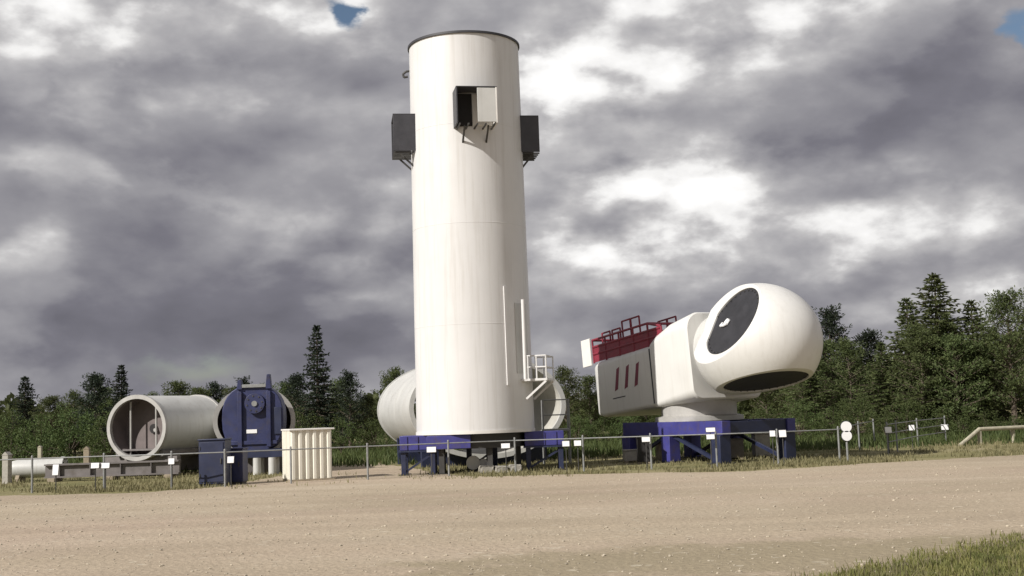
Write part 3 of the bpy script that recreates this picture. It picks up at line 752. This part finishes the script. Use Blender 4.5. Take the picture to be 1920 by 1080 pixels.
loft([(-7.0, 1.30, ZB + .25, .42, .20), (-6.9, 1.42, ZB + .08, .52, .24), (-6.6, 1.5, ZB, .58, .26), (-3.45, 1.5, ZB - .02, .66, .26)]).build('rear_housing', 'shell', nac)
loft([(-3.62, 1.50, ZB, .62, .16), (-3.6, 1.545, ZB - .05, .72, .2), (-3.35, 1.56, ZB - .07, .95, .34), (-2.7, 1.56, ZB - .07, 1.25, .5), (-1.75, 1.55, ZB - .05, 1.42, .6), (-1.7, 1.50, ZB, 1.38, .6)]).build('front_housing', 'shell', nac)
q = MB(); q.lathe([(1.34, -1.75), (1.34, -1.45), (1.22, -1.2), (1.22, -.85), (0.2, -.85)], 64, 'x'); q.build('neck', 'tubegrey', nac)
MB().bb(-1.69, -1.45, -1.25, -.95, .1, .34).build('junction_box', 'dark', nac, .01)
MB().bb(-1.69, -1.3, -1.1, -1.0, -.15, -.05).build('bracket', 'dark', nac)
for i, x in enumerate((nx(-5.55), nx(-5.0), nx(-4.45))):
    MB().prism([(x - .24, -.74), (x - .02, -.68), (x + .20, .14), (x + .0, .08)], -1.507, -1.498).build('stripe', 'darkred', nac)
MB().bb(nx(-5.9), nx(-5.2), -1.506, -1.498, -1.02, -.98).build('seam', 'charcoal', nac)
MB().bb(nx(-3.72), nx(-3.66), -1.508, -1.498, -1.5, .5).build('seam', 'charcoal', nac)
# roof railing basket, red
rail = bpy.data.objects.new('roof_railing', None); C.objects.link(rail); rail.parent = nac; rail.location = (0, 0, .60)
def rtube(a, b, r=.05): return MB().tube(a, b, r, n=8).build('rail', 'red', rail)
xs = tuple(nx(v_) for v_ in (-6.95, -6.2, -5.4, -4.6, -3.8, -3.1))
for yy in (-1.38, 1.38):
    for x in xs: MB().tube((x, yy, -.05), (x, yy, .86 if x < nx(-3.2) else .62), .04, n=8).build('rail_post', 'red', rail)
    for z in (.30, .58): rtube((xs[0], yy, z), (xs[-1], yy, z))
    rtube((xs[0], yy, .86), (xs[4], yy, .86), .045); rtube((xs[4], yy, .86), (xs[-1], yy, .62), .045)
    for x0, x1 in zip(xs, xs[1:]): MB().bb(x0 + .05, x1 - .05, yy - .01, yy + .01, -.02, .56).build('kick_panel', 'red', rail)
for x in xs[:1] + xs[4:5]:
    for z in (.30, .58, .86): rtube((x, -1.38, z), (x, 1.38, z))
for x in (nx(-6.45), nx(-5.85), nx(-5.25), nx(-4.75)):            # tall hoops
    hgt = 1.30 if x > nx(-5.6) else 1.08
    MB().path([(x - .28, -1.1, .2), (x - .28, -1.1, hgt), (x + .28, -1.1, hgt), (x + .28, -1.1, .2)], .035, 8).build('hoop', 'red', rail)
    MB().path([(x - .28, .6, .2), (x - .28, .6, hgt), (x + .28, .6, hgt), (x + .28, .6, .2)], .035, 8).build('hoop', 'red', rail)
MB().bb(nx(-6.2), nx(-4.2), -.7, .7, 0, .55).build('cooler_box', 'red', rail, .02)
MB().bb(nx(-7.55), nx(-7.02), -1.46, -1.40, -.12, .95).build('end_panel', 'offwhite', rail, .01)
MB().tube((-3.2, .3, .3), (-3.2, .3, 1.5), .02, n=6).build('antenna', 'darksteel', nac)

# transport frame below the nacelle
ax = Vector((math.cos(NZ), math.sin(NZ), 0))
nb = hub + ax * (-3.0 * NS * 1.1)
fz = 1.26
fr_ = thing('nacelle_stand', (nb.x, nb.y, 0), 'blue steel stand with grey yaw ring carrying the white nacelle', 'stand', None, NZ)
MB().lathe([(.85, fz), (1.4, fz), (1.4, fz + .14), (1.2, fz + .18), (1.2, fz + .75), (.7, fz + .75)], 48).build('yaw_ring', 'rim', fr_)
for yy in (-1.25, 1.25): MB().bb(-2.3, 2.9, yy - .16, yy + .16, fz - .42, fz - .004).build('side_beam', 'blue', fr_, .012)
for xx in (-2.1, -.9, .9, 2.7): MB().bb(xx - .14, xx + .14, -1.088, 1.088, fz - .38, fz - .03).build('cross_beam', 'navy', fr_, .01)
for xx in (-2.1, .1, 2.6):
    for yy in (-1.25, 1.25):
        MB().bb(xx - .22, xx + .22, yy - .20, yy + .20, .03, fz - .424).build('leg', 'blue' if xx < 1 else 'navy', fr_, .012)
        MB().bb(xx - .32, xx + .32, yy - .3, yy + .3, 0, .028).build('foot_plate', 'darksteel', fr_)
for yy in (-1.25, 1.25):
    MB().bar((-1.85, yy, .12), (-.15, yy, fz - .46), .10, .10).build('brace', 'navy', fr_); MB().bar((2.3, yy, .12), (.35, yy, fz - .46), .10, .10).build('brace', 'navy', fr_)
# clutter below and beside it
def simplebox(name, px, Y, size, label, material, cat, rz=.1):
    t = thing(name, gx(px, Y), label, cat, None, rz); wx, wy, wz = size
    MB().bb(-wx / 2, wx / 2, -wy / 2, wy / 2, .06, wz).build('body', material, t, .015); MB().bb(-wx / 2 - .02, wx / 2 + .02, -wy / 2 - .02, wy / 2 + .02, wz + .002, wz + .04).build('lid', material, t, .01)
    for sx_ in (-1, 1): MB().bb(sx_ * wx * .38 - .05, sx_ * wx * .38 + .05, -wy / 2, wy / 2, 0, .058).build('runner', 'wood', t)
    return t
simplebox('steel_box', 1183, 39.5, (.42, .4, .38), 'low light grey box beside the black bin', 'concrete', 'box')
simplebox('waste_bin', 1208, 38.4, (.40, .4, .78), 'black bin below a white plaque, beside the low light grey box', 'dark', 'bin', 0)
simplebox('wooden_crate', 1252, 39.8, (.65, .5, .55), 'tan wooden crate between black bin and the blue nacelle stand', 'wood', 'crate')
simplebox('steel_box', 1374, 39.3, (.62, .5, .62), 'grey steel box standing below the nacelle beside dark legs', 'skid', 'box')
simplebox('steel_box', 1428, 39.9, (.5, .4, .75), 'taller grey-green steel box below the round spinner', 'concrete', 'box')

# ------------------------------------------------------------------ fence with plaques
def fence(pts, hgt, label, rails=(1.0,), material='galv', r=.028, name='rail_fence', rr=.017):
    t = thing(name, (pts[0][0].x, pts[0][0].y, 0), label, 'fence'); o = Vector(t.location); prev = None
    for p, has in pts:
        q = p - o; q.z = 0
        if has:
            MB().tube((q.x, q.y, 0), (q.x, q.y, hgt), r, n=10).build('post', material, t); MB().tube((q.x, q.y, hgt), (q.x, q.y, hgt + .03), r * 1.15, r * .6, 10).build('cap', material, t)
        if prev is not None:
            for k in rails: MB().tube((prev.x, prev.y, hgt * k - .06), (q.x, q.y, hgt * k - .06), rr, n=8).build('rail', material, t)
        prev = q
    return t
fp = [(-230, 32.6), (-80, 33.2), (60, 33.4), (195, 33.4), (322, 33.0), (422, 33.1), (546, 33.6), (690, 34.3), (842, 34.8), (967, 35.2), (1095, 34.9), (1222, 34.6), (1345, 34.3), (1460, 34.3), (1575, 34.9)]
fence([(gx(x, Y), True) for x, Y in fp], .98, 'long grey tube rail fence along the gravel edge')
fence([(gx(1576, 35.0), False), (gx(1612, 43.0), True), (gx(1640, 48.0), True)], .98, 'short tube fence running back behind the post with two white discs', name='rail_fence')
fence([(gx(x, Y), True) for x, Y in ((1666, 38.6), (1683, 40.3), (1722, 44.2), (1774, 48.5))], 1.0, 'short thin fence standing alone in the grass near the pines', rails=(1.0, .72, .45))
lg = thing('log_barrier', gx(1835, 44.5), 'low pale wooden log rail in the grass before the pines', 'barrier')
o0 = Vector(lg.location)
q0, q1, q2, q3 = (gx(x, Y) - o0 for x, Y in ((1800, 43.8), (1838, 44.5), (1900, 45.2), (2010, 46.2)))
MB().tube(q0 + Vector((0, 0, .02)), q1 + Vector((0, 0, .55)), .07, n=10).build('end_log', 'palewood', lg)
MB().tube(q1 + Vector((0, 0, .55)), q3 + Vector((0, 0, .55)), .075, n=10).build('top_log', 'palewood', lg)
for q in (q1, q2, q3): MB().tube(q, q + Vector((0, 0, .49)), .08, n=10).build('post', 'palewood', lg)
# plaques on stakes along the fence: px, py, depth, width px, height px
PLQ = [(105, 881, 33.1, 11, 20, 'upright white plaque on a stake before the rounded shaft'),
       (179, 873, 33.1, 15, 10, 'white plaque, one of a pair before the long steel beam'),
       (198, 873, 33.15, 16, 10, 'white plaque, one of a pair before the long steel beam'),
       (322, 865, 32.8, 11, 11, 'small white plaque on a stake before the tube with two poles inside'),
       (433, 862, 32.9, 12, 12, 'small white plaque on a stake before the navy cabinets'),
       (809, 843, 34.5, 17, 10, 'white plaque on a stake before the blue stand beside the crate'),
       (948, 836, 34.9, 16, 9, 'white plaque on a stake before the dark space under the tower'),
       (1061, 832, 34.7, 13, 10, 'white plaque, one of two before the blue stand below the landing'),
       (1083, 831, 34.7, 13, 10, 'white plaque, one of two before the blue stand below the landing'),
       (1211, 824, 34.4, 15, 9, 'white plaque on a stake before the black bin'),
       (1332, 806, 34.1, 17, 8, 'upper white plaque of two on one stake before the blue nacelle stand'),
       (1332, 819, 34.1, 15, 9, 'lower white plaque of two on one stake before the blue nacelle stand'),
       (1448, 813, 34.1, 10, 11, 'small white plaque beside a fence post below the spinner'),
       (1467, 813, 34.1, 13, 13, 'bigger white plaque beside a fence post below the spinner'),
       (1665, 806, 38.4, 12, 11, 'white plaque at the first post of the lone thin fence'),
       (1709, 802, 42.5, 10, 10, 'white plaque midway along the lone thin fence'),
       (1771, 801, 48.2, 13, 10, 'white plaque at the last post of the lone thin fence')]
for px, py, Y, wpx, hpx, lab in PLQ:
    c = at(px, py, Y); k = Y / FPX; W2, H2 = wpx * k / 2, hpx * k / 2
    t = thing('info_plaque', (c.x, Y, 0), lab, 'sign', 'white plaques along the fence')
    pair = 'upper' in lab
    MB().tube((0, .02 if pair else .0, 0), (0, .02 if pair else 0, c.z + H2 * .6), .014 if not pair else .012, n=6).build('stake', 'darksteel', t)
    MB().box((0, -.03, c.z), (2 * W2, .02, 2 * H2), (R(-12), 0, 0)).build('panel', 'plaque', t, .004)
    MB().box((0, -.012, c.z), (2 * W2 + .02, .01, 2 * H2 + .02), (R(-12), 0, 0)).build('backing', 'charcoal', t)
c = gx(1590, 34.8); t = thing('marker_post', c, 'marker post with two white discs at the fence corner', 'sign')
zt = at(1590, 800, 34.8).z; zl = at(1590, 817, 34.8).z
MB().tube((0, 0, 0), (0, 0, zt + .1), .03, n=10).build('post', 'galv', t)
MB().tube((0, -.06, zt), (0, -.035, zt), .15, n=28).build('disc', 'plaque', t); MB().tube((0, -.06, zl), (0, -.035, zl), .14, n=28).build('disc', 'plaque', t)
MB().tube((0, -.034, zt), (0, -.03, zt), .17, n=28).build('disc_backing', 'charcoal', t); MB().tube((0, -.034, zl), (0, -.03, zl), .16, n=28).build('disc_backing', 'charcoal', t)

# ------------------------------------------------------------------ trees
class Fol:
    def __init__(s): s.v = []; s.f = []
    def quad(s, c, d, up_, l, w_):
        d = Vector(d).normalized(); sd = d.cross(Vector(up_))
        if sd.length < 1e-3: sd = d.orthogonal()
        sd = sd.normalized() * w_ / 2; e = Vector(c) + d * l; mid = Vector(c) + d * l * .5; o = len(s.v)
        s.v += [tuple(c), tuple(mid + sd), tuple(e), tuple(mid - sd)]; s.f.append((o, o + 1, o + 2, o + 3))
    def build(s, name, material):
        me = bpy.data.meshes.new(name); me.from_pydata(s.v, [], s.f); me.materials.append(M[material]); return me
def rv(): 
    v = Vector((random.gauss(0, 1), random.gauss(0, 1), random.gauss(0, 1))); return v.normalized()
def mk_trunk(h, r, limbs, bend=0.0):
    q = MB(); pts = [Vector((math.sin(i * 1.3) * bend * i / 6, math.cos(i * 1.7) * bend * i / 6, h * i / 6)) for i in range(7)]
    for i in range(6): q.tube(pts[i], pts[i + 1], r * (1 - i / 6.3), r * (1 - (i + 1) / 6.3), 8, False)
    for a, b, rr_ in limbs: q.tube(a, b, rr_, rr_ * .35, 5, False)
    me = q.build('trunk_tmp', 'bark', None, fix=False); d = me.data; bpy.data.objects.remove(me); return d
def spruce(h, rad, dens=1.0, material='needle', wob=0.0):
    fo = Fol(); limbs = []; z = .06 * h
    while z < h * .985:
        t = z / h; L0 = rad * (1 - t) ** .85 + .05
        nb_ = random.randint(5, 8)
        a0 = random.uniform(0, 6.28)
        for i in range(nb_):
            a = a0 + i * 6.28 / nb_ + random.uniform(-.3, .3); L = L0 * random.uniform(.55, 1.15) * (1 + wob * math.sin(z * 2.3 + a * 2) * math.cos(a + z))
            dr = random.uniform(-.30, .05) + .45 * t; d = Vector((math.cos(a), math.sin(a), dr)).normalized(); b = Vector((0, 0, z)); e = b + d * L
            limbs.append((b, b + d * L * .8, .012 + .02 * (1 - t)))
            steps = max(2, int(L / .16 * dens)); side = d.cross(Vector((0, 0, 1))).normalized()
            for k in range(steps):
                p = b + d * L * ((k + .6) / steps) + Vector((0, 0, -.10 * L * ((k / steps) ** 2)))
                wl = (.16 + .26 * (1 - k / steps)) * random.uniform(.7, 1.2) * min(1, L + .25)
                for sgn in (-1, 1):
                    dd = (side * sgn + d * .9 + Vector((0, 0, random.uniform(-.45, .1)))).normalized(); fo.quad(p, dd, rv(), wl, .085)
                fo.quad(p, (d + rv() * .5), rv(), .20, .08); fo.quad(p, (Vector((0, 0, -.7)) + d * .6 + rv() * .4), rv(), .17, .08)
        z += random.uniform(.10, .19)
    for _ in range(14): fo.quad((0, 0, h * .95), Vector((random.gauss(0, .25), random.gauss(0, .25), 1)), rv(), .05 * h, .05)
    return fo.build('spruce_crown', material), mk_trunk(h * .97, .025 * h ** .9 + .02, limbs)
def pine(h, rad, base=.18, material='pine', n=70, lean=1.0, leaf=.17):
    fo = Fol(); limbs = []
    for i in range(n):
        t = base + (1 - base) * (i + random.random()) / n; z = t * h
        prof = math.sin(min(1, (1 - t) / (1 - base) * 1.25 + .12) * math.pi * .55) ** .8
        L = rad * prof * random.uniform(.55, 1.2) * (.35 + .65 * min(1, (t - base) * 6 + .3)); a = random.uniform(0, 6.28)
        up_ = .15 + .7 * t + random.uniform(-.2, .2); d = Vector((math.cos(a), math.sin(a), up_)).normalized(); b = Vector((0, 0, z)); 
        limbs.append((b, b + d * L, .02 + .025 * (1 - t)))
        for k in range(4):
            if k == 0 and L < .5: continue
            cpos = b + d * L * (.45 + .2 * k) + rv() * .18
            cr2 = random.uniform(.17, .33) * (.7 + .35 * rad / 1.6)
            for _ in range(22):
                u = rv(); u.z *= .7; p = cpos + u * cr2 * random.uniform(.4, 1); fo.quad(p, (u + Vector((0, 0, .35)) + rv() * .5), rv(), leaf * random.uniform(.7, 1.3), .07)
    for _ in range(90): u = rv(); fo.quad(Vector((0, 0, h * .97)) + u * .22, u + Vector((0, 0, .8)), rv(), leaf, .07)
    return fo.build('pine_crown', material), mk_trunk(h * .96, .02 * h + .03, limbs, .10)
def bush(h, rad, n=70, material='leaf', leaf=.15):
    fo = Fol(); limbs = []
    for i in range(n):
        a = random.uniform(0, 6.28); t = random.random(); rr_ = rad * math.sqrt(random.random()) ; z = h * (.12 + .85 * t) * (1 - .45 * (rr_ / rad) ** 2)
        c = Vector((math.cos(a) * rr_, math.sin(a) * rr_, z)); cr2 = random.uniform(.2, .42)
        if i % 4 == 0: limbs.append((Vector((0, 0, h * .12)), c, .025))
        for _ in range(34):
            u = rv(); p = c + u * cr2 * random.uniform(.5, 1); fo.quad(p, u + rv() * .9 + Vector((0, 0, .2)), rv(), leaf * random.uniform(.6, 1.3), leaf * .6)
    return fo.build('bush_crown', material), mk_trunk(h * .6, .05, limbs, .05)
VAR = {
 'spruce': [spruce(7, 1.7, wob=.35), spruce(5.5, 1.45, wob=.4), spruce(6.2, 1.8, wob=.4)],
 'conifer': [spruce(8, 2.3, .9, 'pine', .4), spruce(6.8, 2.1, .9, 'pine', .45)],
 'pine': [pine(6.5, 2.0, .12, n=85), pine(7.5, 2.2, .20, n=95), pine(5.5, 1.9, .08, n=80), pine(8.5, 2.6, .12, n=120)],
 'darkpine': [pine(6.5, 1.5, .15, 'needle', n=70), pine(5.5, 1.4, .2, 'needle', n=62)],
 'bush': [bush(3.2, 1.8), bush(2.4, 1.6), bush(4.2, 2.0, 95)],
}
def variant_h(kind, i): return max(v.co.z for v in VAR[kind][i][0].vertices)
VH = {(k, i): variant_h(k, i) for k in VAR for i in range(len(VAR[k]))}
NAMES = {'spruce': ('spruce_tree', 'tree'), 'conifer': ('spruce_tree', 'tree'), 'pine': ('pine_tree', 'tree'), 'darkpine': ('pine_tree', 'tree'), 'bush': ('leafy_bush', 'bush')}
def tree(kind, i, px, pytop, Y, label, group, wide=1.0):
    h = at(px, pytop, Y).z; s = max(h, .5) / VH[(kind, i)]
    nm, cat = NAMES[kind]
    t = thing(nm, gx(px, Y), label, cat, group, random.uniform(0, 6.28)); t.scale = (s * wide, s * wide, s)
    for part, me in (('crown', VAR[kind][i][0]), ('trunk', VAR[kind][i][1])):
        o = bpy.data.objects.new(part, me); C.objects.link(o); o.parent = t
    return t
# singled-out trees
tree('spruce', 0, 598, 608, 66, 'tall pointed dark spruce rising behind the cream crate', None, 1.0)
tree('conifer', 0, 1772, 510, 59, 'tallest broad green conifer beside the lone thin fence', None, 1.5)
tree('darkpine', 0, 1567, 566, 66, 'dark round-topped pine standing just beside the white spinner', None, 1.0)
tree('darkpine', 1, 1642, 612, 66, 'smaller dark pine between the spinner and the tallest broad conifer', None, 1.0)
tree('pine', 1, 1905, 535, 57, 'green pine above the low log rail, bare trunk below', None, 1.0)
tree('spruce', 1, 228, 683, 68, 'dark spruce with pointed top above the tube with two poles inside', None, 1.0)
tree('darkpine', 1, 178, 694, 69, 'dark pine next to the pointed spruce above the short tube', None, 1.0)
tree('spruce', 2, 46, 704, 72, 'small dark spruce poking above the bushes behind the rounded shaft', None, 1.1)
L_ = [  # kind, variant, px, top, depth
 ('pine', 2, -70, 735, 74), ('pine', 0, -15, 742, 70), ('pine', 2, 95, 738, 71), ('bush', 2, 20, 765, 66), ('bush', 0, 75, 775, 64), ('bush', 2, 130, 752, 66), ('pine', 0, 140, 728, 74), ('pine', 2, 195, 720, 73),
 ('bush', 0, 205, 768, 64), ('pine', 0, 285, 732, 74), ('pine', 2, 335, 710, 76), ('bush', 2, 300, 762, 66), ('pine', 2, 375, 722, 73), ('darkpine', 1, 403, 712, 74), ('bush', 0, 350, 775, 64)]
PLACE = [(-10 ** 4, 120, 'behind the rounded grey shaft'), (120, 400, 'behind the tube with two poles inside'), (400, 580, 'behind the dark blue machine'), (580, 720, 'between the cream crate and the big pale tube'),
         (720, 900, 'behind the left flank of the big pale tube'), (900, 1100, 'right behind the access platform of the big tube'), (1100, 1330, 'behind the rear housing of the nacelle'), (1330, 1540, 'behind the round spinner'),
         (1540, 1690, 'between the spinner and the lone thin fence'), (1690, 1815, 'behind the lone thin fence'), (1815, 10 ** 4, 'behind the low log rail')]
WORD = {'pine': 'loose-crowned green pine', 'darkpine': 'slender dark pine', 'bush': 'low leafy bush', 'conifer': 'pointed green spruce'}
def forest(k, i, px, py, Y):
    where = [t for a, b, t in PLACE if a <= px < b][0]
    size = ('tall ' if py < 640 else '') if px > 1500 and k != 'bush' else ''
    tree(k, i, px, py, Y, (size + WORD[k] + ' ' + where), 'forest edge ' + where, 1.3 if k == 'conifer' else 1.0)
for q_ in L_: forest(*q_)
Mid = [('darkpine', 0, 456, 702, 73), ('pine', 2, 440, 722, 70), ('pine', 0, 500, 716, 75), ('pine', 2, 540, 712, 72), ('darkpine', 1, 560, 695, 70), ('bush', 2, 470, 775, 64), ('bush', 2, 570, 762, 64), ('pine', 2, 640, 706, 72), ('darkpine', 0, 657, 690, 70), ('pine', 0, 690, 735, 73), ('bush', 0, 640, 780, 62), ('bush', 2, 705, 775, 64), ('pine', 0, 742, 684, 70), ('pine', 2, 790, 700, 72), ('bush', 0, 735, 795, 62),
 ('pine', 2, 840, 700, 72), ('pine', 0, 1010, 700, 72), ('pine', 0, 1064, 682, 70), ('pine', 2, 1110, 700, 72), ('bush', 2, 1085, 770, 62), ('bush', 0, 1130, 780, 62)]
for q_ in Mid: forest(*q_)
Rt = [('pine', 2, 1160, 700, 72), ('pine', 0, 1215, 690, 74), ('bush', 2, 1180, 765, 62), ('bush', 2, 1240, 768, 61), ('pine', 2, 1290, 680, 74), ('bush', 0, 1300, 775, 60), ('pine', 0, 1360, 670, 74), ('bush', 2, 1370, 765, 60), ('pine', 2, 1440, 660, 72), ('bush', 2, 1440, 755, 58),
 ('pine', 0, 1510, 640, 70), ('pine', 2, 1555, 630, 64), ('pine', 0, 1600, 628, 62), ('conifer', 1, 1525, 650, 62), ('conifer', 0, 1790, 585, 58), ('conifer', 1, 1662, 640, 60), ('conifer', 1, 1716, 556, 61), ('pine', 0, 1735, 600, 58), ('conifer', 1, 1838, 560, 60), ('pine', 2, 1800, 620, 57), ('pine', 0, 1870, 610, 58), ('conifer', 0, 1965, 545, 60), ('pine', 3, 2040, 540, 64),
 ('bush', 2, 1500, 740, 57), ('bush', 0, 1560, 760, 55), ('bush', 2, 1610, 735, 56), ('bush', 0, 1660, 765, 54), ('bush', 2, 1700, 740, 56), ('bush', 0, 1760, 765, 54), ('bush', 1, 1810, 775, 53), ('bush', 0, 1855, 765, 54), ('bush', 1, 1905, 775, 53), ('bush', 0, 1960, 765, 54)]
for q_ in Rt: forest(*q_)
# the wood farther back, one mass
fo = Fol()
for _ in range(9000):
    px = random.uniform(-150, 2080); Y = random.uniform(78, 92)
    top = np.interp(px, [0, 600, 1100, 1450, 1600, 1920], [750, 738, 735, 690, 660, 610])
    g = gx(px, Y); hm = max(1.5, at(px, top, Y).z); z = random.uniform(.1, 1) ** .8 * hm * (.82 + .18 * math.sin(px * .05) * math.sin(px * .013 + 1))
    for _k in range(3): fo.quad((g.x + random.gauss(0, .3), g.y, z), rv() + Vector((0, 0, .3)), rv(), .6, .34)
me = fo.build('far_wood', 'pine'); o = bpy.data.objects.new('far_wood', me); C.objects.link(o); tag(o, 'dark wood behind the forest edge', 'forest', kind='stuff')
